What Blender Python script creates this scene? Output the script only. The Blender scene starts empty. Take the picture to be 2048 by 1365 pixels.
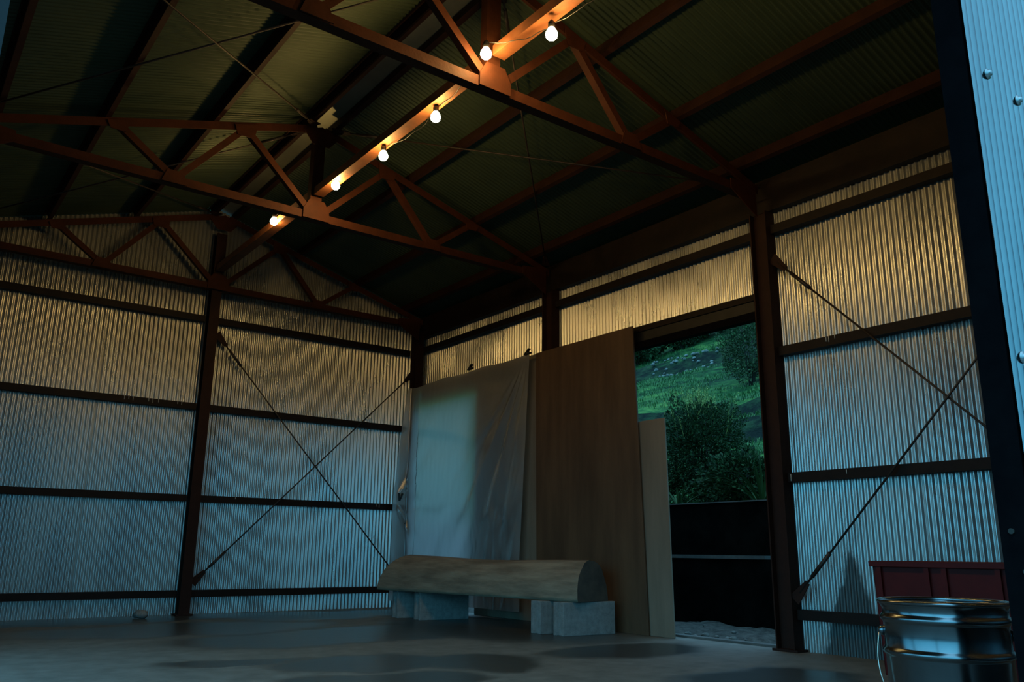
import bpy, bmesh, math, random
from mathutils import Vector, Matrix, noise

random.seed(7)
SC = bpy.context.scene
COL = SC.collection
PI = math.pi

# ------------------------------------------------------------------ camera
CAM_H = 0.48
cam_d = bpy.data.cameras.new('camera')
cam_d.sensor_fit = 'HORIZONTAL'
cam_d.sensor_width = 36.0
cam_d.lens = 1659.16 / 2048 * 36.0
cam_d.clip_start = 0.02
cam_d.clip_end = 300
cam = bpy.data.objects.new('camera', cam_d)
COL.objects.link(cam)
_r = Vector((0.7967007594, -0.6042841797, 0.0104177778)).normalized()
_u = Vector((-0.1564447652, -0.1895489344, 0.9693277242)).normalized()
_f = Vector((0.5837747297, 0.7738939408, 0.2455508766)).normalized()
M = Matrix(((_r.x, _u.x, -_f.x, 0), (_r.y, _u.y, -_f.y, 0), (_r.z, _u.z, -_f.z, CAM_H), (0, 0, 0, 1)))
cam.matrix_world = M
SC.camera = cam

# ------------------------------------------------------------------ light and exposure
SKY_COLOR = (0.085, 0.45, 0.73)
SKY_STRENGTH = 1.42
BULB_POWER = 240.0
BULB_COLOR = (1.0, 0.64, 0.21)
GLOW_DIR = (-0.93, -0.33, 0.16)      # brighter part of the dusk sky

SC.view_settings.view_transform = 'Standard'
SC.view_settings.look = 'None'
SC.view_settings.gamma = 1.0
SC.view_settings.exposure = 0.0
SC.view_settings.use_curve_mapping = False
SC.cycles.use_denoising = True
SC.cycles.max_bounces = 8
SC.cycles.diffuse_bounces = 4
SC.cycles.glossy_bounces = 4
SC.cycles.transmission_bounces = 6
SC.cycles.transparent_max_bounces = 8
SC.cycles.sample_clamp_indirect = 4.0
SC.cycles.caustics_reflective = False
SC.cycles.caustics_refractive = False

w = bpy.data.worlds.new('dusk_sky')
SC.world = w
w.use_nodes = True
nt = w.node_tree
nt.nodes.clear()
wo = nt.nodes.new('ShaderNodeOutputWorld')
bg = nt.nodes.new('ShaderNodeBackground')
tc = nt.nodes.new('ShaderNodeTexCoord')
sx = nt.nodes.new('ShaderNodeSeparateXYZ')
rp = nt.nodes.new('ShaderNodeValToRGB')
nt.links.new(tc.outputs['Generated'], sx.inputs[0])
dp = nt.nodes.new('ShaderNodeVectorMath')
dp.operation = 'DOT_PRODUCT'
dp.inputs[1].default_value = GLOW_DIR
nt.links.new(tc.outputs['Generated'], dp.inputs[0])
hf = nt.nodes.new('ShaderNodeMath')
hf.operation = 'MULTIPLY_ADD'
hf.inputs[1].default_value = 0.5
hf.inputs[2].default_value = 0.5
nt.links.new(dp.outputs['Value'], hf.inputs[0])
nt.links.new(hf.outputs[0], rp.inputs['Fac'])
el = rp.color_ramp.elements
el[0].position = 0.10
el[0].color = (SKY_COLOR[0]*0.34, SKY_COLOR[1]*0.38, SKY_COLOR[2]*0.42, 1)
el[1].position = 0.98
el[1].color = (SKY_COLOR[0]*2.1, SKY_COLOR[1]*1.9, SKY_COLOR[2]*1.8, 1)
e_ = el.new(0.58)
e_.color = (SKY_COLOR[0]*1.05, SKY_COLOR[1]*1.05, SKY_COLOR[2]*1.05, 1)
zw = nt.nodes.new('ShaderNodeMapRange')          # paler cloud towards the zenith
zw.inputs['From Min'].default_value = 0.15
zw.inputs['From Max'].default_value = 1.0
zw.inputs['To Min'].default_value = 0.0
zw.inputs['To Max'].default_value = 0.5
nt.links.new(sx.outputs['Z'], zw.inputs['Value'])
mw = nt.nodes.new('ShaderNodeMixRGB')
nt.links.new(zw.outputs[0], mw.inputs[0])
nt.links.new(rp.outputs['Color'], mw.inputs[1])
mw.inputs[2].default_value = (0.36, 0.52, 0.66, 1)
nt.links.new(mw.outputs[0], bg.inputs['Color'])
zr = nt.nodes.new('ShaderNodeMapRange')          # overcast: brighter overhead
zr.inputs['From Min'].default_value = 0.0
zr.inputs['From Max'].default_value = 1.0
zr.inputs['To Min'].default_value = SKY_STRENGTH * 0.85
zr.inputs['To Max'].default_value = SKY_STRENGTH * 2.1
nt.links.new(sx.outputs['Z'], zr.inputs['Value'])
nt.links.new(zr.outputs[0], bg.inputs['Strength'])
nt.links.new(bg.outputs[0], wo.inputs[0])


# ------------------------------------------------------------------ helpers: objects
def tag(o, label=None, cat=None, group=None, kind=None):
    if label: o['label'] = label
    if cat: o['category'] = cat
    if group: o['group'] = group
    if kind: o['kind'] = kind
    return o


def empty(name, loc=(0, 0, 0), rz=0.0):
    o = bpy.data.objects.new(name, None)
    o.empty_display_size = 0.05
    COL.objects.link(o)
    o.location = loc
    o.rotation_euler = (0, 0, rz)
    return o


def copy_tree(o, parent=None):
    c = o.copy()
    COL.objects.link(c)
    if parent is not None:
        c.parent = parent
        c.matrix_parent_inverse = Matrix()
    for ch in list(o.children):
        copy_tree(ch, c)
    return c


class MB:
    """collects shapes and links them as one mesh object"""
    def __init__(self):
        self.v = []
        self.f = []
        self.s = []

    def add(self, vs, fs, smooth=False):
        n = len(self.v)
        self.v += [tuple(p) for p in vs]
        self.f += [tuple(i + n for i in f) for f in fs]
        self.s += [smooth] * len(fs)
        return self

    def box(self, a, b):
        x0, y0, z0 = [min(a[i], b[i]) for i in range(3)]
        x1, y1, z1 = [max(a[i], b[i]) for i in range(3)]
        vs = [(x0, y0, z0), (x1, y0, z0), (x1, y1, z0), (x0, y1, z0), (x0, y0, z1), (x1, y0, z1), (x1, y1, z1), (x0, y1, z1)]
        return self.add(vs, [(0, 3, 2, 1), (4, 5, 6, 7), (0, 1, 5, 4), (1, 2, 6, 5), (2, 3, 7, 6), (3, 0, 4, 7)])

    def prism(self, prof, p, q, side):
        """2-D closed profile [(a,b)] swept from p to q; a runs along side, b along the third axis"""
        p = Vector(p); q = Vector(q)
        d = (q - p).normalized()
        s = Vector(side); s = (s - d * s.dot(d)).normalized()
        t = d.cross(s)
        n = len(prof)
        vs = [p + s * a + t * b for a, b in prof] + [q + s * a + t * b for a, b in prof]
        fs = [(i, (i + 1) % n, n + (i + 1) % n, n + i) for i in range(n)]
        fs += [tuple(range(n - 1, -1, -1)), tuple(range(n, 2 * n))]
        return self.add(vs, fs)

    def bar(self, p, q, wdt, hgt, side=(0, 1, 0)):
        a, b = wdt / 2, hgt / 2
        return self.prism([(-a, -b), (a, -b), (a, b), (-a, b)], p, q, side)

    def tube(self, pts, r, n=8, caps=True):
        pts = [Vector(p) for p in pts]
        rs = r if isinstance(r, (list, tuple)) else [r] * len(pts)
        up = Vector((0.13, 0.27, 0.95)).normalized()
        vs, fs = [], []
        for i, p in enumerate(pts):
            d = (pts[min(i + 1, len(pts) - 1)] - pts[max(i - 1, 0)]).normalized()
            s = d.cross(up)
            if s.length < 1e-4: s = d.cross(Vector((1, 0, 0)))
            s.normalize(); t = d.cross(s)
            for k in range(n):
                a = 2 * PI * k / n
                vs.append(p + (s * math.cos(a) + t * math.sin(a)) * rs[i])
        for i in range(len(pts) - 1):
            for k in range(n):
                k2 = (k + 1) % n
                fs.append((i*n + k, i*n + k2, (i+1)*n + k2, (i+1)*n + k))
        self.add(vs, fs, True)
        if caps:
            m = len(self.v) - len(vs)
            self.f += [tuple(m + k for k in range(n - 1, -1, -1)), tuple(m + (len(pts)-1)*n + k for k in range(n))]
            self.s += [False, False]
        return self

    def lathe(self, prof, c=(0, 0, 0), n=48, cap0=False, cap1=False):
        vs, fs = [], []
        for r, z in prof:
            for k in range(n):
                a = 2 * PI * k / n
                vs.append((c[0] + r * math.cos(a), c[1] + r * math.sin(a), c[2] + z))
        for i in range(len(prof) - 1):
            for k in range(n):
                k2 = (k + 1) % n
                fs.append((i*n + k, i*n + k2, (i+1)*n + k2, (i+1)*n + k))
        m = len(self.v)
        self.add(vs, fs, True)
        if cap0:
            self.f.append(tuple(m + k for k in range(n - 1, -1, -1))); self.s.append(False)
        if cap1:
            self.f.append(tuple(m + (len(prof)-1)*n + k for k in range(n))); self.s.append(False)
        return self

    def build(self, name, mat, parent=None, bevel=0.0, merge=False):
        me = bpy.data.meshes.new(name)
        me.from_pydata(self.v, [], self.f)
        me.polygons.foreach_set('use_smooth', self.s)
        me.update()
        if mat: me.materials.append(mat)
        o = bpy.data.objects.new(name, me)
        COL.objects.link(o)
        if parent is not None: o.parent = parent
        if bevel:
            b = o.modifiers.new('bevel', 'BEVEL')
            b.width = bevel; b.segments = 2; b.limit_method = 'ANGLE'
        return o


def angle_prof(a, b, t=0.005):
    """L profile: one leg along +a from 0, one along +b from 0"""
    return [(0, 0), (a, 0), (a, t), (t, t), (t, b), (0, b)]


def channel_prof(wd, hg, t=0.004, lip=0.012):
    """lipped C profile, width wd along a (open towards +a), height hg along b, centred on b"""
    h = hg / 2
    return [(0, -h), (wd, -h), (wd, -h + lip), (wd - t, -h + lip), (wd - t, -h + t), (t, -h + t),
            (t, h - t), (wd - t, h - t), (wd - t, h - lip), (wd, h - lip), (wd, h), (0, h)]


def h_prof(wd, hg, tf=0.008, tw=0.006):
    a, b = wd / 2, hg / 2
    return [(-a, -b), (a, -b), (a, -b + tf), (tw/2, -b + tf), (tw/2, b - tf), (a, b - tf), (a, b), (-a, b),
            (-a, b - tf), (-tw/2, b - tf), (-tw/2, -b + tf), (-a, -b + tf)]


# ------------------------------------------------------------------ helpers: materials
def new_mat(name):
    m = bpy.data.materials.new(name)
    m.use_nodes = True
    return m, m.node_tree, m.node_tree.nodes['Principled BSDF']


def N(nt_, kind, **kw):
    n = nt_.nodes.new(kind)
    for k, v in kw.items():
        if k.startswith('_'):
            setattr(n, k[1:], v)
        else:
            n.inputs[k].default_value = v
    return n


def mottled(name, c0, c1, rough=0.6, metal=0.0, scale=8.0, stretch=(1, 1, 1), bump=0.0, detail=6.0, rough1=None, bscale=None, spec=None, lo=0.35, hi=0.65):
    m, t, b = new_mat(name)
    co = N(t, 'ShaderNodeTexCoord')
    mp = N(t, 'ShaderNodeMapping'); mp.inputs['Scale'].default_value = stretch
    nz = N(t, 'ShaderNodeTexNoise', Scale=scale, Detail=detail, Roughness=0.6)
    cr = N(t, 'ShaderNodeValToRGB')
    cr.color_ramp.elements[0].position = lo; cr.color_ramp.elements[0].color = (*c0, 1)
    cr.color_ramp.elements[1].position = hi; cr.color_ramp.elements[1].color = (*c1, 1)
    t.links.new(co.outputs['Object'], mp.inputs[0]); t.links.new(mp.outputs[0], nz.inputs['Vector'])
    t.links.new(nz.outputs['Fac'], cr.inputs[0]); t.links.new(cr.outputs[0], b.inputs['Base Color'])
    b.inputs['Metallic'].default_value = metal
    b.inputs['Roughness'].default_value = rough
    if spec is not None: b.inputs['Specular IOR Level'].default_value = spec
    if rough1 is not None:
        mr = N(t, 'ShaderNodeMapRange'); mr.inputs['From Min'].default_value = lo; mr.inputs['From Max'].default_value = hi
        mr.inputs['To Min'].default_value = rough; mr.inputs['To Max'].default_value = rough1
        t.links.new(nz.outputs['Fac'], mr.inputs['Value']); t.links.new(mr.outputs[0], b.inputs['Roughness'])
    if bump:
        n2 = N(t, 'ShaderNodeTexNoise', Scale=bscale or scale * 4, Detail=4.0)
        t.links.new(mp.outputs[0], n2.inputs['Vector'])
        bp = N(t, 'ShaderNodeBump', Strength=bump, Distance=0.01)
        t.links.new(n2.outputs['Fac'], bp.inputs['Height']); t.links.new(bp.outputs[0], b.inputs['Normal'])
    return m


MAT = {}
MAT['zinc'] = mottled('galvanised_sheet', (0.50, 0.51, 0.51), (0.66, 0.66, 0.64), rough=0.24, rough1=0.32, metal=0.80, scale=2.5, stretch=(1, 1, .35))
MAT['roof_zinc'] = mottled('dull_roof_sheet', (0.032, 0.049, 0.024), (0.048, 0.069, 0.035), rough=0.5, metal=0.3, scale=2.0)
MAT['front_zinc'] = mottled('bright_front_sheet', (0.20, 0.215, 0.23), (0.28, 0.295, 0.31), rough=0.17, metal=0.95, scale=3.0, stretch=(1, 1, .3))
MAT['primer'] = mottled('red_oxide_primer', (0.042, 0.0112, 0.0042), (0.062, 0.0165, 0.0062), rough=0.7, scale=14.0, bump=0.15, spec=0.2)
MAT['primer_dark'] = mottled('dark_primer', (0.0035, 0.003, 0.004), (0.006, 0.005, 0.006), rough=0.9, scale=14.0, bump=0.1, spec=0.04)
MAT['girt'] = mottled('brown_black_steel', (0.010, 0.006, 0.0048), (0.017, 0.0095, 0.007), rough=0.6, scale=14.0, bump=0.1, spec=0.2)
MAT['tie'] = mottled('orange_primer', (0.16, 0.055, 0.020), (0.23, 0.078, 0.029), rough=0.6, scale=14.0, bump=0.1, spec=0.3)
MAT['column'] = mottled('dark_red_column', (0.022, 0.0078, 0.005), (0.032, 0.011, 0.0065), rough=0.65, scale=14.0, bump=0.1, spec=0.2)
MAT['rod'] = mottled('dark_steel_rod', (0.03, 0.022, 0.018), (0.05, 0.035, 0.028), rough=0.5, scale=20, metal=0.3)
MAT['concrete'] = mottled('grey_concrete_block', (0.21, 0.22, 0.215), (0.30, 0.31, 0.30), rough=0.9, scale=30, bump=0.5, bscale=150)
MAT['log'] = mottled('weathered_log', (0.17, 0.125, 0.085), (0.33, 0.255, 0.175), rough=0.75, scale=5.0, stretch=(4, .7, 4), bump=0.4, detail=9, bscale=14)
MAT['log_end'] = mottled('sawn_log_end', (0.05, 0.04, 0.032), (0.09, 0.07, 0.05), rough=0.85, scale=12)
MAT['ply'] = mottled('brown_plywood', (0.075, 0.038, 0.018), (0.13, 0.070, 0.034), rough=0.6, scale=3.2, stretch=(3, 3, .45), detail=9, bump=0.12)
MAT['pale_ply'] = mottled('pale_plywood', (0.18, 0.145, 0.105), (0.25, 0.20, 0.145), rough=0.65, scale=3.0, stretch=(3, 3, .4), detail=7)
MAT['pail'] = mottled('shiny_tin', (0.17, 0.20, 0.22), (0.24, 0.27, 0.29), rough=0.16, rough1=0.24, metal=1.0, scale=4)
MAT['wire'] = mottled('wire', (0.6, 0.58, 0.5), (0.7, 0.66, 0.55), rough=0.3, metal=1.0, scale=20)
MAT['red'] = mottled('dull_red_plastic', (0.085, 0.0055, 0.005), (0.115, 0.008, 0.007), rough=0.5, scale=6, spec=0.2)
MAT['black'] = mottled('black_plastic', (0.008, 0.008, 0.009), (0.014, 0.014, 0.015), rough=0.45, scale=20)
MAT['rail'] = mottled('grey_rail', (0.010, 0.010, 0.011), (0.018, 0.018, 0.019), rough=0.45, metal=0.2, spec=0.3, scale=10)
MAT['retaining'] = mottled('black_shaded_concrete', (0.003, 0.0035, 0.0035), (0.008, 0.0085, 0.008), rough=1.0, scale=5, bump=0.3, spec=0.0)  # dark concrete, with the alley's shade carried in its base colour
MAT['ledge'] = mottled('grey_ledge', (0.09, 0.10, 0.10), (0.15, 0.16, 0.155), rough=0.9, scale=6, bump=0.3)
MAT['gravel'] = mottled('gravel', (0.03, 0.03, 0.028), (0.10, 0.10, 0.09), rough=0.95, scale=18, bump=1.0, bscale=60)
MAT['stone'] = mottled('pale_stone', (0.09, 0.10, 0.095), (0.21, 0.22, 0.21), rough=0.9, scale=10, bump=0.4)
MAT['screw'] = mottled('screw', (0.35, 0.38, 0.40), (0.45, 0.47, 0.48), rough=0.35, metal=0.8, scale=30)
MAT['fleck'] = mottled('white_paint', (0.55, 0.55, 0.5), (0.7, 0.7, 0.64), rough=0.6, scale=20)


def hill_mat():
    m, t, b = new_mat('terraced_grass')
    co = N(t, 'ShaderNodeTexCoord')
    mp = N(t, 'ShaderNodeMapping'); mp.inputs['Scale'].default_value = (1, .45, 1)
    a = N(t, 'ShaderNodeTexNoise', Scale=0.55, Detail=5.0, Roughness=0.65)
    c = N(t, 'ShaderNodeTexNoise', Scale=5.0, Detail=6.0, Roughness=0.7)
    ad = N(t, 'ShaderNodeMath', _operation='ADD')
    hf = N(t, 'ShaderNodeMath', _operation='MULTIPLY'); hf.inputs[1].default_value = 0.5
    r = N(t, 'ShaderNodeValToRGB')
    e = r.color_ramp.elements
    e[0].position = .40; e[0].color = (0.008, 0.032, 0.016, 1)
    e[1].position = .60; e[1].color = (0.12, 0.25, 0.06, 1)
    x = r.color_ramp.elements.new(.5); x.color = (0.035, 0.12, 0.035, 1)
    t.links.new(co.outputs['Object'], mp.inputs[0])
    t.links.new(mp.outputs[0], a.inputs['Vector']); t.links.new(mp.outputs[0], c.inputs['Vector'])
    t.links.new(a.outputs['Fac'], ad.inputs[0]); t.links.new(c.outputs['Fac'], ad.inputs[1])
    t.links.new(ad.outputs[0], hf.inputs[0]); t.links.new(hf.outputs[0], r.inputs[0])
    ge = N(t, 'ShaderNodeNewGeometry')
    sp = N(t, 'ShaderNodeSeparateXYZ'); t.links.new(ge.outputs['True Normal'], sp.inputs[0])
    st = N(t, 'ShaderNodeMapRange', _interpolation_type='SMOOTHSTEP'); st.inputs['From Min'].default_value = .86; st.inputs['From Max'].default_value = .70
    t.links.new(sp.outputs['Z'], st.inputs['Value'])
    so = N(t, 'ShaderNodeMixRGB'); t.links.new(st.outputs[0], so.inputs[0]); t.links.new(r.outputs[0], so.inputs[1]); er = N(t, 'ShaderNodeValToRGB'); t.links.new(c.outputs['Fac'], er.inputs[0])     # dark earth and weeds of the steep terrace faces
    er.color_ramp.elements[0].position = .42; er.color_ramp.elements[0].color = (.008, .014, .012, 1)
    er.color_ramp.elements[1].position = .66; er.color_ramp.elements[1].color = (.030, .065, .030, 1)
    t.links.new(er.outputs[0], so.inputs[2])
    t.links.new(so.outputs[0], b.inputs['Base Color'])
    b.inputs['Roughness'].default_value = 0.9
    b.inputs['Specular IOR Level'].default_value = 0.1
    bp = N(t, 'ShaderNodeBump', Strength=0.8, Distance=0.15)
    t.links.new(c.outputs['Fac'], bp.inputs['Height']); t.links.new(bp.outputs[0], b.inputs['Normal'])
    return m


def leaf_mat(name, c0, c1):
    m, t, b = new_mat(name)
    gi = N(t, 'ShaderNodeNewGeometry')
    r = N(t, 'ShaderNodeValToRGB')
    r.color_ramp.elements[0].color = (*c0, 1); r.color_ramp.elements[1].color = (*c1, 1)
    t.links.new(gi.outputs['Random Per Island'], r.inputs[0]); t.links.new(r.outputs[0], b.inputs['Base Color'])
    b.inputs['Roughness'].default_value = 0.65
    b.inputs['Specular IOR Level'].default_value = 0.25
    return m


def floor_mat():
    """concrete slab with a few wet patches that keep their own outline"""
    m, t, b = new_mat('damp_concrete_floor')
    co = N(t, 'ShaderNodeTexCoord')
    nz = N(t, 'ShaderNodeTexNoise', Scale=1.3, Detail=4.0, Roughness=0.5)
    fine = N(t, 'ShaderNodeTexNoise', Scale=9.0, Detail=6.0, Roughness=0.6)
    t.links.new(co.outputs['Object'], nz.inputs['Vector']); t.links.new(co.outputs['Object'], fine.inputs['Vector'])
    off = N(t, 'ShaderNodeVectorMath', _operation='MULTIPLY_ADD')
    t.links.new(nz.outputs['Color'], off.inputs[0]); off.inputs[1].default_value = (.7, .7, 0)
    t.links.new(co.outputs['Object'], off.inputs[2])
    acc = None
    pats = [(1.35, 3.78, .34, .13), (1.85, 3.50, .42, .24), (2.30, 3.25, .36, .26), (1.62, 3.02, .32, .20), (2.35, 4.60, 1.15, .42),
            (1.6, 5.45, .95, .45), (3.3, 4.5, .6, .9), (1.2, 6.35, 1.6, .36), (2.9, 6.1, .85, .42), (3.2, 3.2, .45, .30), (2.9, 2.2, .5, .22)]
    for (cx, cy, rx, ry) in pats:
        s = N(t, 'ShaderNodeVectorMath', _operation='SUBTRACT'); s.inputs[1].default_value = (cx + .35, cy + .35, 0)
        t.links.new(off.outputs[0], s.inputs[0])
        k = N(t, 'ShaderNodeVectorMath', _operation='MULTIPLY'); k.inputs[1].default_value = (1/rx, 1/ry, 0)
        t.links.new(s.outputs[0], k.inputs[0])
        l = N(t, 'ShaderNodeVectorMath', _operation='LENGTH'); t.links.new(k.outputs[0], l.inputs[0])
        mr = N(t, 'ShaderNodeMapRange', _interpolation_type='SMOOTHSTEP')
        mr.inputs['From Min'].default_value = 1.25; mr.inputs['From Max'].default_value = .8
        t.links.new(l.outputs['Value'], mr.inputs['Value'])
        if acc is None: acc = mr.outputs[0]
        else:
            mx = N(t, 'ShaderNodeMath', _operation='MAXIMUM')
            t.links.new(acc, mx.inputs[0]); t.links.new(mr.outputs[0], mx.inputs[1]); acc = mx.outputs[0]
    r = N(t, 'ShaderNodeValToRGB')
    r.color_ramp.elements[0].position = .3; r.color_ramp.elements[0].color = (.115, .12, .108, 1)
    r.color_ramp.elements[1].position = .7; r.color_ramp.elements[1].color = (.20, .205, .185, 1)
    t.links.new(fine.outputs['Fac'], r.inputs[0])
    mix = N(t, 'ShaderNodeMixRGB', _blend_type='MIX'); t.links.new(acc, mix.inputs[0])
    t.links.new(r.outputs[0], mix.inputs[1]); mix.inputs[2].default_value = (.042, .046, .043, 1)
    t.links.new(mix.outputs[0], b.inputs['Base Color'])
    rr = N(t, 'ShaderNodeMapRange'); rr.inputs['To Min'].default_value = .62; rr.inputs['To Max'].default_value = .33
    t.links.new(acc, rr.inputs['Value']); t.links.new(rr.outputs[0], b.inputs['Roughness'])
    bp = N(t, 'ShaderNodeBump', Strength=.15, Distance=.01)
    t.links.new(fine.outputs['Fac'], bp.inputs['Height']); t.links.new(bp.outputs[0], b.inputs['Normal'])
    return m


def plastic_mat():
    m = bpy.data.materials.new('translucent_plastic_film')
    m.use_nodes = True
    t = m.node_tree
    t.nodes.clear()
    out = N(t, 'ShaderNodeOutputMaterial')
    tr = N(t, 'ShaderNodeBsdfTranslucent'); tr.inputs['Color'].default_value = (.92, .95, .95, 1)
    df = N(t, 'ShaderNodeBsdfDiffuse'); df.inputs['Color'].default_value = (.82, .85, .87, 1)
    tp = N(t, 'ShaderNodeBsdfRefraction'); tp.inputs['Color'].default_value = (.95, .97, .97, 1); tp.inputs['IOR'].default_value = 1.28; tp.inputs['Roughness'].default_value = .8
    gl = N(t, 'ShaderNodeBsdfGlossy'); gl.inputs['Roughness'].default_value = .20
    m1 = N(t, 'ShaderNodeMixShader'); m1.inputs[0].default_value = .24
    m2 = N(t, 'ShaderNodeMixShader'); m2.inputs[0].default_value = .34
    m3 = N(t, 'ShaderNodeMixShader')
    fr = N(t, 'ShaderNodeFresnel'); fr.inputs['IOR'].default_value = 1.55
    t.links.new(tr.outputs[0], m1.inputs[1]); t.links.new(df.outputs[0], m1.inputs[2])
    t.links.new(m1.outputs[0], m2.inputs[1]); t.links.new(tp.outputs[0], m2.inputs[2])
    bo = N(t, 'ShaderNodeMath', _operation='MULTIPLY'); bo.inputs[1].default_value = 3.2; bo.use_clamp = True
    t.links.new(fr.outputs[0], bo.inputs[0]); t.links.new(bo.outputs[0], m3.inputs[0]); t.links.new(m2.outputs[0], m3.inputs[1]); t.links.new(gl.outputs[0], m3.inputs[2])
    t.links.new(m3.outputs[0], out.inputs[0])
    return m


def emit_mat(name, col, strength):
    m = bpy.data.materials.new(name)
    m.use_nodes = True
    t = m.node_tree
    t.nodes.clear()
    out = N(t, 'ShaderNodeOutputMaterial')
    e = N(t, 'ShaderNodeEmission'); e.inputs['Color'].default_value = (*col, 1); e.inputs['Strength'].default_value = strength
    t.links.new(e.outputs[0], out.inputs[0])
    return m


MAT['hill'] = hill_mat()
MAT['floor'] = floor_mat()
MAT['film'] = plastic_mat()
MAT['bulb'] = emit_mat('glowing_bulb', BULB_COLOR, BULB_POWER)
MAT['bush'] = leaf_mat('bush_leaves', (0.010, 0.035, 0.014), (0.035, 0.085, 0.025))
MAT['tips'] = leaf_mat('young_leaves', (0.12, 0.19, 0.05), (0.38, 0.44, 0.13))
MAT['blade'] = leaf_mat('blade_leaves', (0.015, 0.05, 0.02), (0.08, 0.15, 0.06))
MAT['grass'] = leaf_mat('grass_blades', (0.022, 0.080, 0.026), (0.085, 0.19, 0.06))
MAT['dim'] = leaf_mat('olive_leaves', (0.022, 0.045, 0.020), (0.065, 0.10, 0.040))
MAT['bark'] = mottled('bark', (0.02, 0.016, 0.012), (0.045, 0.035, 0.025), rough=0.9, scale=12)

# ------------------------------------------------------------------ main dimensions (metres)
XC = 1.922            # ridge line
XR = 3.836            # inner face of the right wall's girts
XL = 0.008            # inner face of the left wall's girts
YB = 6.544            # inner face of the back wall's girts
YF = 0.727            # front wall
SL = 0.30             # roof slope
ZU = 3.07             # underside of the trusses' top chords at the ridge
ZP = 3.122            # underside of purlins at the ridge
ZS = 3.205            # roof sheet at the ridge
CT = [2.71, 4.608]    # the two truss frames
def roof_z(x, z0=ZS): return z0 - SL * abs(x - XC)


def corr(mb, org, u, v, nrm, ulen, v0, v1, pitch=0.032, amp=0.0058, sheet=0.62, per=8, thick=0.0009):
    """corrugated sheets: waves along u, ribs along v; v0/v1 numbers or functions of u. Sheets overlap by a wave."""
    org, u, v, nrm = Vector(org), Vector(u), Vector(v), Vector(nrm)
    f0 = v0 if callable(v0) else (lambda s: v0)
    f1 = v1 if callable(v1) else (lambda s: v1)
    a = 0.0
    i = 0
    sheet = round(sheet / pitch) * pitch
    while a < ulen - 1e-4:
        b = min(a + sheet + pitch * .8, ulen)
        if ulen - b < pitch: b = ulen
        n = max(2, int((b - a) / pitch * per))
        vs, fs = [], []
        lift = (0.0016 if i % 2 else 0.0)
        for k in range(n + 1):
            s = a + (b - a) * k / n
            h = amp * math.sin(2 * PI * s / pitch) + lift
            for off in (0, -thick):
                vs.append(org + u * s + v * f0(s) + nrm * (h + off))
                vs.append(org + u * s + v * f1(s) + nrm * (h + off))
        for k in range(n):
            o = 4 * k
            fs.append((o, o + 4, o + 5, o + 1))
            fs.append((o + 2, o + 3, o + 7, o + 6))
        mb.add(vs, fs, True)
        mb.add([vs[j] for j in (0, 1, 3, 2)], [(0, 1, 2, 3)])
        mb.add([vs[4*n + j] for j in (0, 1, 3, 2)], [(3, 2, 1, 0)])
        a += sheet
        i += 1
    return mb


# ------------------------------------------------------------------ setting: floor, ground, walls, roof
tag(MB().box((-0.25, -3.0, -0.15), (3.93, 6.63, 0.0)).build('floor', MAT['floor']), kind='structure')
tag(MB().box((-40, -40, -0.35), (60, 60, -0.16)).build('outdoor_ground', MAT['gravel']), kind='structure')

mb = MB()
gx0, gx1, gy0, gy1 = 3.93, 5.0, -2.0, 14.0
nx, ny = 36, 300
vs, fs = [], []
for i in range(nx + 1):
    for j in range(ny + 1):
        x = gx0 + (gx1 - gx0) * i / nx; y = gy0 + (gy1 - gy0) * j / ny
        z = -0.03 + 0.035 * noise.noise((x * 3, y * 3, 0)) + 0.02 * noise.noise((x * 11, y * 11, 3)) + 0.02 * i / nx
        vs.append((x, y, min(z, -0.002 + .05 * i / nx)))
for i in range(nx):
    for j in range(ny):
        a = i * (ny + 1) + j
        fs.append((a, a + ny + 1, a + ny + 2, a + 1))
mb.add(vs, fs, True)
tag(mb.build('gravel_strip', MAT['gravel']), kind='structure')

# back wall
YW = YB + 0.058
mb = MB()
corr(mb, (XL - .06, YW, 0), (1, 0, 0), (0, 0, 1), (0, -1, 0), XR - XL + .12, 0.0, lambda s: roof_z(XL - .06 + s) - 0.005)
tag(mb.build('wall_back', MAT['zinc']), kind='structure')

# right wall: full height by the front bay, only above the two openings further back
XW = XR + 0.058


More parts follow.
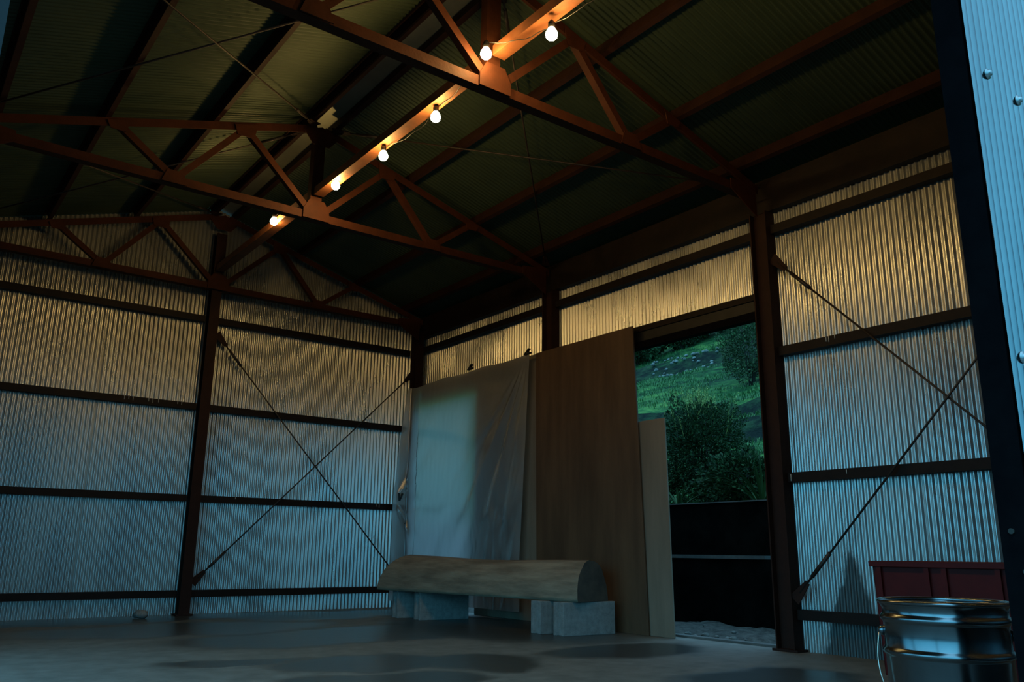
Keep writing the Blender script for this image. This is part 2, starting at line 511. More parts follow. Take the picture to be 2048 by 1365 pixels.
def zinc_dark_patch():
    m = MAT['zinc'].copy(); m.name = 'galvanised_sheet_dark_patch'
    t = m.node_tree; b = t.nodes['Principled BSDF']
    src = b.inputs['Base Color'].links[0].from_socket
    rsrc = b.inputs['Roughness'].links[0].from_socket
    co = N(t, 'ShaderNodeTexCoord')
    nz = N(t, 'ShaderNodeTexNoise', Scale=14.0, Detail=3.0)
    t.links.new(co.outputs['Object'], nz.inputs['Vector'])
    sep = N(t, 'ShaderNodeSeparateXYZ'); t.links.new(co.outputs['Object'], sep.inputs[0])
    # darker, duller patch low on the wall: a rough mound around y = 2.37
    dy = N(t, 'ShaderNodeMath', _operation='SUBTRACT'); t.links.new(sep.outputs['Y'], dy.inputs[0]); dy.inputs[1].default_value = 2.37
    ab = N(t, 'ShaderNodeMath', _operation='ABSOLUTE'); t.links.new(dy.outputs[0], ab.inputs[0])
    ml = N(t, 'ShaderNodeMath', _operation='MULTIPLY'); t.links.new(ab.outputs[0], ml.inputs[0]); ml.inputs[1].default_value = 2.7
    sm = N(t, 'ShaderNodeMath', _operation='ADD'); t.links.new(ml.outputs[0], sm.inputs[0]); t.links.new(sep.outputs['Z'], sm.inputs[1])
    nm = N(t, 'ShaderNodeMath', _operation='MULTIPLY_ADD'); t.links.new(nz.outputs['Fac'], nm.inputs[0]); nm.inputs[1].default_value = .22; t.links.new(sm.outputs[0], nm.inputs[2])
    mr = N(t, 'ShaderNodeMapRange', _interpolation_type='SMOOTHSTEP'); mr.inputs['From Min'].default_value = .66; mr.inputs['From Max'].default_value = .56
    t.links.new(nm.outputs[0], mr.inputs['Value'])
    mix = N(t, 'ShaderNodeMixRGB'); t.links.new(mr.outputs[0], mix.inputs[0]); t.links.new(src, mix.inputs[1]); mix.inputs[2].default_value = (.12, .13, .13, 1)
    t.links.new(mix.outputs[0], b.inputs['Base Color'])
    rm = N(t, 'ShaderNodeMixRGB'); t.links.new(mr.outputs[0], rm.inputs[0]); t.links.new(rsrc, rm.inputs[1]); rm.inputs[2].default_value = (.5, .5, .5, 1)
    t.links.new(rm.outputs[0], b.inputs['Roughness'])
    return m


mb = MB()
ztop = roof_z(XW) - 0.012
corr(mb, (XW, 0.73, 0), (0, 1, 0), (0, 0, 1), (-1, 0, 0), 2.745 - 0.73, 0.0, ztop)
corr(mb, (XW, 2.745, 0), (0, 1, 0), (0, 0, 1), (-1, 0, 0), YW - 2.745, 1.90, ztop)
tag(mb.build('wall_right', zinc_dark_patch()), kind='structure')

# left wall: clad except for the wide opening in the middle bay
mb = MB()
corr(mb, (XL - .058, 4.60, 0), (0, 1, 0), (0, 0, 1), (1, 0, 0), YW - 4.60, 0.0, roof_z(XL - .058) - 0.012)
corr(mb, (XL - .058, 2.66, 0), (0, 1, 0), (0, 0, 1), (1, 0, 0), 1.94, 1.80, roof_z(XL - .058) - 0.012)
corr(mb, (XL - .058, .73, 0), (0, 1, 0), (0, 0, 1), (1, 0, 0), 1.93, 1.70, roof_z(XL - .058) - 0.012)
tag(mb.build('wall_left', MAT['zinc']), kind='structure')

# front wall: right half clad to the ground, left half open below a gable
fw = MB()
corr(fw, (1.872, YF, 0), (1, 0, 0), (0, 0, 1), (0, -1, 0), XW + .01 - 1.872, 0.02, lambda s: roof_z(1.872 + s) - 0.012, pitch=0.032, amp=0.0068)
corr(fw, (XL - .06, YF, 0), (1, 0, 0), (0, 0, 1), (0, -1, 0), 1.872 - (XL - .06), 2.35, lambda s: roof_z(XL - .06 + s) - 0.012, amp=0.005)
fwo = tag(fw.build('wall_front', MAT['front_zinc']), kind='structure')
for (x, z) in [(1.937, 1.587), (2.093, 1.575), (1.925, 0.893), (2.25, 1.58), (2.41, 1.58), (2.25, .893), (2.08, .893)]:
    x = 1.872 + (round((x - 1.872) / .032 - .25) + .25) * .032     # screws sit on the crests
    s = MB()
    for k in range(1):
        prof = [(0.0001, .011), (.005, .0105), (.0075, .008), (.0078, .004), (.013, .0035), (.0135, 0.0)]
        vs, fs, n = [], [], 16
        for r, d in prof:
            for q in range(n):
                a = 2 * PI * q / n
                vs.append((x + r * math.cos(a), YF - .0066 - d, z + r * math.sin(a)))
        for i in range(len(prof) - 1):
            for q in range(n):
                fs.append((i*n + q, (i+1)*n + q, (i+1)*n + (q+1) % n, i*n + (q+1) % n))
        s.add(vs, fs, True)
    s.build('screw', MAT['screw'], fwo)

# roof: two slopes of corrugated sheet, waves along the ridge so the ribs run down the slope
cs = math.sqrt(1 + SL * SL)
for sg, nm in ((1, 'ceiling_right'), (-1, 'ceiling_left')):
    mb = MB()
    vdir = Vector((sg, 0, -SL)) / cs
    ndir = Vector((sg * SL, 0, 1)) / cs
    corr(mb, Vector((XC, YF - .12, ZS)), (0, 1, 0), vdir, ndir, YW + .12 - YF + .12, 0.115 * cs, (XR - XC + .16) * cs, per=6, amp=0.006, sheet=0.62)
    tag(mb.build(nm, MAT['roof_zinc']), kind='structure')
mb = MB()
for sg in (1, -1):
    x0, x1 = XC, XC + sg * .22
    vs = [(XC, YF - .1, ZS + .007), (XC, YW + .1, ZS + .007), (x1, YW + .1, roof_z(x1) + .007), (x1, YF - .1, roof_z(x1) + .007),
          (XC, YF - .1, ZS + .009), (XC, YW + .1, ZS + .009), (x1, YW + .1, roof_z(x1) + .009), (x1, YF - .1, roof_z(x1) + .009)]
    mb.add(vs, [(0, 1, 2, 3), (7, 6, 5, 4), (0, 3, 7, 4), (1, 5, 6, 2), (2, 6, 7, 3)])
tag(mb.build('trim_1', mottled('ridge_cap', (.20, .20, .16), (.27, .27, .21), rough=.45, metal=.4, scale=4)), kind='structure')

# ------------------------------------------------------------------ steel frame
P = MAT['primer']


def column(loc, base_plate, h, sec, label, mat=MAT['column'], group='steel columns', side=(1, 0, 0)):
    r = tag(empty('steel_column', (loc[0], loc[1], 0)), label, 'column', group)
    z0 = 0.012 if base_plate else 0.0
    MB().prism(sec, (0, 0, z0), (0, 0, h), side).build('shaft', mat, r)
    if base_plate:
        MB().box((-base_plate[0]/2, -base_plate[1]/2, 0), (base_plate[0]/2, base_plate[1]/2, .012)).build('base_plate', mat, r)
    return r


hs = h_prof(0.075, 0.11)      # flanges run across the wall
c_by_door = column((3.838, CT[0]), (.09, .15), 2.385, h_prof(0.076, 0.11), 'red brown steel column at the right edge of the open doorway', side=(1, 0, 0))
c_mid = column((3.838, CT[1]), (.09, .15), 2.385, h_prof(0.076, 0.11), 'dark red steel column rising behind the top corner of the brown plywood', side=(1, 0, 0))
c_back = column((XC, YB - .045), (.12, .12), 2.95, h_prof(0.078, 0.085), 'tall steel column in the middle of the back wall', side=(1, 0, 0))
column((XR - .032, YB - .050), (.1, .1), 2.44, h_prof(0.08, 0.085), 'dark steel corner column above the plastic sheet', side=(1, 0, 0))
column((XL + .03, YB - .050), (.1, .1), 2.44, h_prof(0.08, 0.085), 'steel corner column at the far left corner')
column((XL, CT[1]), (.09, .15), 2.385, h_prof(0.076, 0.11), 'steel column of the open left side, under the far truss')
column((XL, CT[0]), (.09, .15), 2.385, h_prof(0.076, 0.11), 'steel column of the open left side, under the near truss')
fc = tag(empty('front_column', (1.922, .765, 0)), 'big near black front column beside the blue lit corrugated sheet', 'column')
MB().prism(channel_prof(.098, .06, t=.004, lip=.016), (-.05, 0, 0), (-.05, 0, 3.10), (1, 0, 0)).build('shaft', MAT['primer_dark'], fc)
for z in (.45, .53):
    b_ = MB(); vs = []
    b_.tube([(-.050, -.012 if z < .5 else .006, z), (-.056, -.012 if z < .5 else .006, z)], .006, 8).build('bolt', MAT['rod'], fc)
lc = tag(empty('front_column', (-.017, .765, 0)), 'front column at the far upper left edge of the photo, catching blue light', 'column')
MB().prism(channel_prof(.086, .06, t=.004, lip=.016), (-.043, 0, 0), (-.043, 0, 2.5), (1, 0, 0)).build('shaft', MAT['rail'], lc)
rc = tag(empty('front_column', (XR - .02, .80, 0)), 'front corner column hidden in the right front corner', 'column')
MB().prism(h_prof(.08, .1), (0, 0, 0), (0, 0, 2.44), (1, 0, 0)).build('shaft', P, rc)

GH = .05   # girt height


def girt(p, q, side, label, mat=MAT['girt'], group='wall girts'):
    """lipped channel laid on its side, web towards the room"""
    o = MB().prism(channel_prof(.05, GH, t=.003, lip=.01), p, q, side).build('wall_girt', mat)
    return tag(o, label, 'girt', group)


lev_b = [(2.272, 'topmost'), (1.565, 'second from the top'), (.8675, 'third from the top'), (.1735, 'lowest')]
for z, nm in lev_b:
    girt((XL + .075, YB, z - GH/2), (XC - .042, YB, z - GH/2), (0, 1, 0), f'{nm} rail of the back wall, left of its middle column', group='girts on the back wall')
    girt((XC + .042, YB, z - GH/2), (XR - .075, YB, z - GH/2), (0, 1, 0), f'{nm} rail of the back wall, right of its middle column', group='girts on the back wall')
for z, nm in [(2.298, 'topmost'), (1.585, 'second from the top'), (.897, 'third from the top'), (.206, 'lowest')]:
    girt((XR, .855, z - GH/2), (XR, CT[0] - .058, z - GH/2), (1, 0, 0), f'{nm} rail of the right wall, right of the doorway', group='girts on the right wall')
girt((XR, CT[0] + .058, 2.298 - GH/2), (XR, CT[1] - .058, 2.298 - GH/2), (1, 0, 0), 'rail high on the right wall above the plywood and doorway', group='girts on the right wall')
girt((XR, CT[1] + .058, 2.298 - GH/2), (XR, YB - .105, 2.298 - GH/2), (1, 0, 0), 'rail high on the right wall above the plastic sheet', group='girts on the right wall')
for z, nm in lev_b:
    girt((XL, CT[1] + .058, z - GH/2), (XL, YB - .105, z - GH/2), (-1, 0, 0), f'{nm} of the rails on the short left wall', group='girts on the left wall')
for z in (1.61, .92):
    girt((1.98, .738, z - GH/2), (XR - .065, .738, z - GH/2), (0, 1, 0), f'{"upper" if z > 1 else "lower"} rail inside the front sheet wall', group='girts on the front wall')
girt((.03, .738, 2.38), (1.868, .738, 2.38), (0, 1, 0), 'lintel rail over the open front', group='girts on the front wall')

# pale wire ties left hanging on some girts
def ties(o, pts, axis):
    for a, z, L_ in pts:
        q = (a, YB - .002, z) if axis == 'x' else (XR - .002, a, z)
        MB().tube([q, (q[0], q[1], q[2] - L_)], .0022, 6).build('wire_tie', MAT['fleck'], o)


G = {o['label']: o for o in COL.objects if o.name.startswith('wall_girt')}
ties(G['second from the top rail of the back wall, left of its middle column'], [(1.36, 1.570, .035), (1.39, 1.572, .03), (1.42, 1.568, .034), (1.53, 1.57, .03), (1.56, 1.566, .036), (1.60, 1.57, .03), (1.74, 1.568, .024), (1.77, 1.570, .03)], 'x')
ties(G['third from the top rail of the back wall, right of its middle column'], [(3.48, .870, .03), (3.51, .868, .034), (2.25, .869, .02)], 'x')
ties(G['third from the top rail of the right wall, right of the doorway'], [(2.63, .888, .036), (2.31, .890, .02)], 'y')
ties(G['second from the top rail of the right wall, right of the doorway'], [(2.345, 1.583, .03), (2.36, 1.582, .024), (2.31, 1.585, .02)], 'y')

# eave beams
for sg in (1, -1):
    x = XC + sg * (XR - XC + .006)
    o = MB().prism(channel_prof(.075, .20, t=.004, lip=.014), (x, .86, 2.391 + .10), (x, YB - .02, 2.391 + .10), (sg, 0, 0)).build('eave_beam', MAT['girt'])
    tag(o, 'deep eave beam along the top of the ' + ('right' if sg > 0 else 'open left') + ' side', 'beam', 'eave beams')

# trusses
LEGV, LEGH = .05, .055
ZCH = 2.468


def plate(mb, pts, y, t=.006):
    n = len(pts)
    vs = [(x, y, z) for x, z in pts] + [(x, y + t, z) for x, z in pts]
    return mb.add(vs, [tuple(range(n)), tuple(range(2*n - 1, n - 1, -1))] + [(i, n + i, n + (i+1) % n, (i+1) % n) for i in range(n)])


def truss(y, label, king=True, halves=False, x0=None, x1=None):
    r = tag(empty('roof_truss', (XC, y, ZCH)), label, 'roof truss', 'roof trusses')
    hw = XR - XC - .04
    # bottom chord: angle, upright leg towards the front, flat leg to the rear
    spans = [(-hw, hw)] if not halves else [(-hw, -.045), (.045, hw)]
    for a, b in spans:
        c = MB()
        c.box((a, 0, 0), (b, .005, LEGV)); c.box((a, .005, 0), (b, LEGH, .005))
        c.build('bottom_chord', P, r)
    # top chords
    for sg in (-1, 1):
        c = MB()
        zt = ZU - ZCH
        xe = hw + .02
        st = .03 if not halves else .045
        vs = []
        def quad(y0, y1, z0, z1):
            vs = [(sg*st, y0, zt - SL*st + z0), (sg*xe, y0, zt - SL*xe + z0), (sg*xe, y1, zt - SL*xe + z0), (sg*st, y1, zt - SL*st + z0)]
            vs += [(v[0], v[1], v[2] + z1 - z0) for v in vs]
            c.add(vs, [(0, 3, 2, 1), (4, 5, 6, 7), (0, 1, 5, 4), (1, 2, 6, 5), (2, 3, 7, 6), (3, 0, 4, 7)])
        quad(0, .005, 0, .05); quad(.005, .055, .045, .05)
        c.build('top_chord', P, r)
    if king:
        MB().prism(channel_prof(.05, .075, t=.004, lip=.01), (0, .008, .03), (0, .008, ZU - ZCH + .03), (0, 1, 0)).build('king_post', P, r)
    # web members
    def top(s): return (s, ZU - ZCH - SL * abs(s) + .012)
    for sg in (-1, 1):
        for a, b in [((.03*sg, .04), top(.478*sg)), (top(.478*sg), (.85*sg, .03)), ((.85*sg, .03), top(1.17*sg))]:
            m = MB()
            d = Vector((b[0] - a[0], 0, b[1] - a[1])).normalized()
            side = Vector((d.z, 0, -d.x))
            if side.x < 0: side = -side
            o = side * -.018
            p0 = Vector((a[0], -.006, a[1])) + o; p1 = Vector((b[0], -.006, b[1])) + o
            # flat leg facing the front, other leg pointing to the rear
            t = d.cross(side)
            if t.y > 0:
                m.prism(angle_prof(.038, .038, .004), p0, p1, side)
            else:
                m.prism([(aa, -bb) for aa, bb in reversed(angle_prof(.038, .038, .004))], p0, p1, side)
            m.build('diagonal', P, r)
    # gussets
    g = MB(); plate(g, [(-.085, .0), (.085, .0), (.085, .06), (.05, .125), (-.05, .125), (-.085, .06)], -.013); g.build('gusset_plate', P, r)
    for sg in (-1, 1):
        s, z = top(.478*sg)
        g = MB(); plate(g, [(s - .07, z + .02 + .021*sg), (s + .07, z + .02 - .021*sg), (s + .05, z - .06), (s - .05, z - .06)], -.013); g.build('gusset_plate', P, r)
        g = MB(); plate(g, [(.85*sg - .07, 0), (.85*sg + .07, 0), (.85*sg + .045, .075), (.85*sg - .045, .075)], -.013); g.build('gusset_plate', P, r)
        s, z = top(1.17*sg)
        g = MB(); plate(g, [(s - .06, z + .02 + .018*sg), (s + .06, z + .02 - .018*sg), (s + .04, z - .04), (s - .04, z - .04)], -.013); g.build('gusset_plate', P, r)
        g = MB(); e = hw - .02; plate(g, [(sg*(e - .22), 0), (sg*e, -.12), (sg*e, .08), (sg*(e - .22), .06)], -.013); g.build('gusset_plate', P, r)
    s = MB(); zt = ZU - ZCH
    plate(s, [(-.12, zt - .02), (-.055, zt - .10), (.055, zt - .10), (.12, zt - .02), (0, zt + .03)], -.013); s.build('gusset_plate', P, r)
    return r


truss(CT[0] - .008, 'nearest roof truss, crossing the top of the photo with two bulbs beside its gusset')
truss(CT[1] - .008, 'middle roof truss with a bright orange gusset plate among the bulbs')
truss(YB - .105, 'roof truss standing flat against the back wall', king=False, halves=True)

# purlins
def purlin(s, label):
    sg = 1 if s > 0 else -1
    x = XC + s
    z = ZP - SL * abs(s)
    vd = Vector((sg, 0, -SL)).normalized()
    up = Vector((sg * SL, 0, 1)).normalized()
    base = Vector((x, 0, z)) + up * .0375
    # C profile: web on the ridge side, open towards the eave
    o = MB().prism([(a - .015, b) for a, b in channel_prof(.03, .075, t=.003, lip=.012)], base + Vector((0, .75, 0)), base + Vector((0, YB + .02, 0)), vd).build('purlin', MAT['column'])
    tag(o, label, 'purlin', 'purlins under the roof')


for s, lb in [(.085, 'purlin along the ridge, right of the peak'), (-.075, 'purlin along the ridge, left of the peak'),
              (.672, 'upper purlin of the right roof slope'), (1.225, 'middle purlin of the right roof slope'), (1.72, 'lowest purlin of the right roof slope, in the dark'),
              (-.655, 'upper purlin of the left roof slope, casting a black band'), (-1.225, 'middle purlin of the left roof slope, casting a wide black band'), (-1.72, 'lowest purlin of the left roof slope')]:
    purlin(s, lb)

# ridge tie beam that carries the bulbs
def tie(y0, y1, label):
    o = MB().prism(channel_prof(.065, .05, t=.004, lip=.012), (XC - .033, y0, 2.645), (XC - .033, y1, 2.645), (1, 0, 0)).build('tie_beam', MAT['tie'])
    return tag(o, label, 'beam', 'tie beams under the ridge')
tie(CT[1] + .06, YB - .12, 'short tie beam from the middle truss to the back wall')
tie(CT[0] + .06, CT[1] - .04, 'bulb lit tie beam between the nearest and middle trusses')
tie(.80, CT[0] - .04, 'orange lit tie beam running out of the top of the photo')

# bracing rods
def rod(p, q, label, group, r=.0055, plate_side=(0, 1, 0)):
    e = tag(empty('brace_rod', p), label, 'brace rod', group)
    p = Vector(p); d = Vector(q) - p
    n = d.normalized()
    MB().tube([(0, 0, 0), d], r, 8).build('rod', MAT['rod'], e)
    for t in (.11, ):
        MB().tube([n * t, n * (t + .16)], r * 1.9, 8).build('turnbuckle', MAT['rod'], e)
    s = Vector(plate_side)
    for c, dr in ((Vector((0, 0, 0)), n), (d, -n)):
        m = MB()
        side = dr.cross(s).normalized()
        a = c + dr * .07; b = c - dr * .05
        vs = []
        for o in (-.003, .003):
            vs += [b + side * .032 + s * o, b - side * .032 + s * o, a - side * .014 + s * o, a + side * .014 + s * o]
        m.add(vs, [(0, 1, 2, 3), (7, 6, 5, 4), (0, 4, 5, 1), (1, 5, 6, 2), (2, 6, 7, 3), (3, 7, 4, 0)])
        m.build('end_plate', MAT['column'], e)
    return e


rod((2.01, YB - .018, 2.10), (3.70, YB - .018, .26), 'thin rod sloping down to the right across the back wall', 'bracing rods on the back wall')
rod((2.01, YB - .030, .26), (3.745, YB - .030, 2.02), 'thin rod rising to the right across the back wall', 'bracing rods on the back wall')
rod((XR - .012, CT[0] - .10, 2.06), (XR - .012, .93, .30), 'rod sloping down from the column top across the right wall', 'bracing rods on the right wall', plate_side=(1, 0, 0))
rod((XR - .024, CT[0] - .10, .29), (XR - .024, .93, 2.06), 'rod rising from the column foot across the right wall', 'bracing rods on the right wall', plate_side=(1, 0, 0))


def roof_rod(s0, y0, s1, y1, label, dz=0):
    def pt(s, y): return (XC + s, y, ZP - SL * abs(s) - .008 - dz)
    sg = 1 if s1 > 0 else -1
    rod(pt(s0, y0), pt(s1, y1), label, 'bracing rods under the roof', r=.005, plate_side=Vector((sg * SL, 0, 1)).normalized())


roof_rod(-.09, CT[0] + .08, -1.80, CT[1] - .08, 'roof bracing rod from the near truss peak down to the far left')
roof_rod(-.09, CT[1] - .08, -1.80, CT[0] + .08, 'roof bracing rod running up to the middle truss peak', dz=.011)
roof_rod(-.09, CT[1] + .10, -1.80, YB - .16, 'roof bracing rod behind the middle truss, left slope')
roof_rod(-.09, YB - .16, -1.80, CT[1] + .10, 'roof bracing rod in the dark back bay, left slope', dz=.011)
roof_rod(.10, CT[0] + .08, 1.80, CT[1] - .08, 'roof bracing rod on the right slope between the trusses')
roof_rod(.10, CT[1] - .08, 1.80, CT[0] + .08, 'crossing roof bracing rod on the right slope between the trusses', dz=.011)

# ------------------------------------------------------------------ string of bulbs
cable_pts = []
bulbs = [((1.862, 5.15, 2.622), 'lit bulb furthest from the camera, in front of the back wall peak'),
         ((1.910, 4.30, 2.590), 'lit bulb just right of the middle truss gusset'),
         ((1.917, 3.72, 2.556), 'lit bulb midway along the tie beam between the trusses'),
         ((1.919, 3.19, 2.556), 'lit bulb under the upper end of the tie beam, behind the near truss'),
         ((1.818, 2.62, 2.575), 'lit bulb on the gusset of the nearest truss, left of the tie beam'),
         ((1.905, 2.28, 2.524), 'lit bulb nearest the camera, at the top of the photo'),
         ((1.915, 1.70, 2.53), 'lit bulb above the top edge of the photo'),
         ((1.915, 1.15, 2.53), 'lit bulb above the photo near the front wall')]


def make_bulb(loc, label):
    r = tag(empty('light_bulb', loc), label, 'light bulb', 'string of lit bulbs')
    prof = [(.0003, -.0275), (.009, -.0262), (.017, -.0215), (.0225, -.014), (.025, -.004), (.024, .005), (.0195, .015), (.0145, .0225), (.0125, .027)]
    MB().lathe(prof, n=20).build('glass', MAT['bulb'], r)
    MB().lathe([(.0128, .026), (.0145, .029), (.0145, .052), (.011, .056), (.006, .064), (.001, .066)], n=16, cap0=True).build('socket', MAT['black'], r)
    return r


b0 = make_bulb(*bulbs[0])
for loc, lb in bulbs[1:]:
    c = copy_tree(b0)
    c.location = loc
    c['label'] = lb
pts = []
rr = random.Random(3)
cs_ = [Vector(b[0]) + Vector((.018, 0, .060)) for b in bulbs]
cs_ = [Vector((XC - .05, YB - .14, 2.60))] + cs_
for i in range(len(cs_) - 1):
    a, b = cs_[i], cs_[i + 1]
    for k in range(10):
        t = k / 10
        p = a.lerp(b, t)
        sag = .018 * 4 * t * (1 - t)
        p.z -= sag * (0.9 if i % 2 else .5)
        p.x += .022 * math.sin(PI * t) + .006 * math.sin(t * 17 + i)
        pts.append(p)
pts.append(cs_[-1])
o = MB().tube(pts, .0020, 6).build('light_cable', MAT['black'])
tag(o, 'thin dark cable looping from bulb to bulb along the tie beam', 'cable')

# ------------------------------------------------------------------ doorway, plywood, plastic sheet
hd = tag(empty('door_rail', (XR, 3.7, 1.84)), 'dark double sliding door rail over the open doorway', 'door rail')
MB().box((.0, -.93, .045), (.05, .84, .082)).build('upper_rail', MAT['girt'], hd)
MB().box((.004, -.93, -.02), (.05, .84, .040)).build('track_face', MAT['rail'], hd)
MB().box((-.004, -.93, -.068), (.05, .84, -.024)).build('lower_rail', MAT['primer_dark'], hd)
hd2 = tag(empty('door_rail', (XR + .014, 5.5, 1.84)), 'dark rail over the opening behind the plastic sheet', 'door rail')
MB().box((.0, -.82, -.07), (.034, .94, .082)).build('upper_rail', MAT['primer_dark'], hd2)
tag(MB().box((3.90, 2.78, -.03), (3.96, 4.54, .012)).build('trim_2', MAT['ledge']), kind='structure')


def board(name, x, y0, y1, h, t, mat, label, lean=0.0, top_skew=0.0, cat='board'):
    m = MB()
    vs = [(0, y0, 0), (t, y0, 0), (t, y1, 0), (0, y1, 0), (lean, y0 + top_skew, h), (t + lean, y0 + top_skew, h), (t + lean, y1 + top_skew * .3, h), (lean, y1 + top_skew * .3, h)]
    cy = (y0 + y1) / 2
    vs = [(a, b - cy, c) for a, b, c in vs]
    m.add(vs, [(0, 3, 2, 1), (4, 5, 6, 7), (0, 1, 5, 4), (1, 2, 6, 5), (2, 3, 7, 6), (3, 0, 4, 7)])
    o = m.build(name, mat, bevel=.0015)
    o.location = (x, cy, 0.001)
    return tag(o, label, cat)


board('plywood_sheet', 3.780, 3.636, 4.695, 1.915, .012, MAT['ply'], 'tall brown plywood sheet standing beside the open doorway', top_skew=.07)
board('pale_board', 3.797, 3.45, 3.95, 1.285, .010, MAT['pale_ply'], 'short pale board peeking out right of the brown plywood, by the doorway', top_skew=.02)
board('pale_board', 3.832, 4.72, 5.53, 1.93, .012, MAT['pale_ply'], 'pale upright board behind the right half of the plastic sheet')

# plastic film: hangs from the rail, wraps the corner on the left
def film():
    nu, nv = 150, 110
    zt, zb = 1.925, .06
    vs, fs = [], []
    for j in range(nv + 1):
        v = j / nv                                   # 0 top .. 1 bottom
        z = zt - (zt - zb) * v
        # plan path right edge -> corner -> back wall
        yr = 4.775 + .105 * min(1, v * 1.25)         # right edge drifts left lower down
        for i in range(nu + 1):
            u = i / nu
            # left reach onto the back wall grows downwards
            wrap = .02 + .13 * min(1, v / .55) ** .8
            L1 = 6.36 - yr
            Lc = .20
            tot = L1 + Lc + wrap
            s = u * tot
            if s < L1:
                x, y, nx_, ny_ = 3.768, yr + s, -1, 0
            elif s < L1 + Lc:
                a = (s - L1) / Lc
                x = 3.768 - .035 * a * a; y = 6.36 + .118 * math.sin(a * PI / 2); nx_, ny_ = -.7, -.7
            else:
                a = s - L1 - Lc
                x = 3.733 - a * .8; y = 6.478 + .01 * min(1, a / .1); nx_, ny_ = 0, -1
            h = 0.0
            yy, zz = (s, z)
            # billow
            h += .018 * math.sin(PI * u) * math.sin(PI * min(1, v * 1.05))
            # folds fanning from the top right clamp
            dx, dz = s - .02, zt - z
            ang = math.atan2(dx, dz + .02); rad = math.hypot(dx, dz)
            k = math.exp(-((ang - .38) / .30) ** 2) * min(1, rad / .25)
            h += k * (.0085 * math.sin(ang * 27 + 2.5 * noise.noise((rad * 2, ang * 3, 5))) + .002 * math.sin(ang * 61 + 1 + 2 * noise.noise((rad * 3, 0, 1))))
            # folds fanning from the clip on the left (z about .91)
            cx, cz = tot - .02, .905
            ex, ez = cx - s, z - cz
            a2 = math.atan2(ez, ex + 1e-4); r2 = math.hypot(ex, ez)
            for a0, wd, am in ((-.95, .10, .030), (-.70, .09, -.010), (.95, .16, .026), (.55, .18, .012)):
                h += am * math.exp(-((a2 - a0) / wd) ** 2) * math.exp(-r2 / .38) * min(1, (r2 / .12) ** 2)
            # crumples low on the right
            e = math.exp(-((s - .22) / .22) ** 2) * max(0, min(1, (v - .45) / .2))
            h += e * (.034 * abs(noise.noise((s * 9, z * 1.6, 1))) + .016 * noise.noise((s * 16, z * 5, 2)))
            e2 = math.exp(-((s - .55) / .12) ** 2) * max(0, min(1, (v - .35) / .2))
            h += e2 * .010 * abs(noise.noise((s * 18, z * 6, 7)))
            h += .0035 * noise.noise((s * 4, z * 3, 9)) + .0012 * noise.noise((s * 22, z * 9, 4))
            zz = z - .012 * math.sin(PI * ((u * 3) % 1)) * (1 - v) + (.0 if u < .8 else -.02 * (u - .8) / .2 * (1 - v))
            vs.append((x + nx_ * max(h, -.004), y + ny_ * max(h, -.002), zz))
    for j in range(nv):
        for i in range(nu):
            a = j * (nu + 1) + i
            fs.append((a, a + 1, a + nu + 2, a + nu + 1))
    m = MB(); m.add(vs, fs, True)
    o = m.build('plastic_sheet', MAT['film'])
    return tag(o, 'translucent plastic sheet hung over the far opening, glowing teal on its left', 'plastic sheet')


film()


def clamp(loc, rz, label, tilt=0.0):
    r = tag(empty('spring_clamp', loc, rz), label, 'clamp', 'black clamps holding the plastic sheet')
    for s in (1, -1):
        MB().add([(0, s*.004, -.03), (0, s*.022, .035), (0, s*.012, .038), (0, s*.000, -.03),
                  (.022, s*.004, -.03), (.022, s*.022, .035), (.022, s*.012, .038), (.022, s*.000, -.03)],
                 [(0, 1, 2, 3), (7, 6, 5, 4), (0, 4, 5, 1), (1, 5, 6, 2), (2, 6, 7, 3), (3, 7, 4, 0)]).build('jaw', MAT['black'], r)
    MB().tube([(-.002, 0, .003), (.024, 0, .003)], .007, 10).build('spring', MAT['black'], r)
    r.rotation_euler = (tilt, 0, rz)
    return r


clamp((3.735, 4.775, 1.925), 0, 'black clamp at the top right corner of the plastic sheet', tilt=1.2)
clamp((3.735, 5.535, 1.935), 0, 'black clamp at the middle of the plastic sheet top edge', tilt=1.2)
clamp((3.668, 6.452, .925), 1.57, 'black clip on the left edge of the plastic sheet, at the third rail', tilt=.15)

# ------------------------------------------------------------------ log bench on concrete blocks
BR = math.radians(7.6)


def block(loc, rz, label):
    # 390 x 100 x 190 hollow block, long side along local x, grooved ends, origin at the front left corner
    L, W_, H_ = .39, .10, .19
    g = .022
    prof = [(0, 0), (L, 0), (L, .028), (L - g, .034), (L - g, .066), (L, .072), (L, W_), (0, W_), (0, .072), (g, .066), (g, .034), (0, .028)]
    m = MB()
    n = len(prof)
    vs = [(x, y, 0) for x, y in prof] + [(x, y, H_) for x, y in prof]
    fs = [(i, (i+1) % n, n + (i+1) % n, n + i) for i in range(n)] + [tuple(range(n-1, -1, -1)), tuple(range(n, 2*n))]
    m.add(vs, fs)
    o = m.build('concrete_block', MAT['concrete'], bevel=.003)
    o.location = loc; o.rotation_euler = (0, 0, rz)
    return tag(o, label, 'concrete block', 'concrete blocks under the log bench')


block((3.318, 3.872, 0), -.075, 'grey concrete block under the near right end of the log, its long side showing')
block((3.285, 4.045, 0), -.075, 'grey concrete block second from the near end of the log')
block((3.186, 5.265, 0), -.10, 'grey concrete block third from the near end, under the far half of the log')
block((3.152, 5.52, 0), -.10, 'grey concrete block under the far left end of the log')


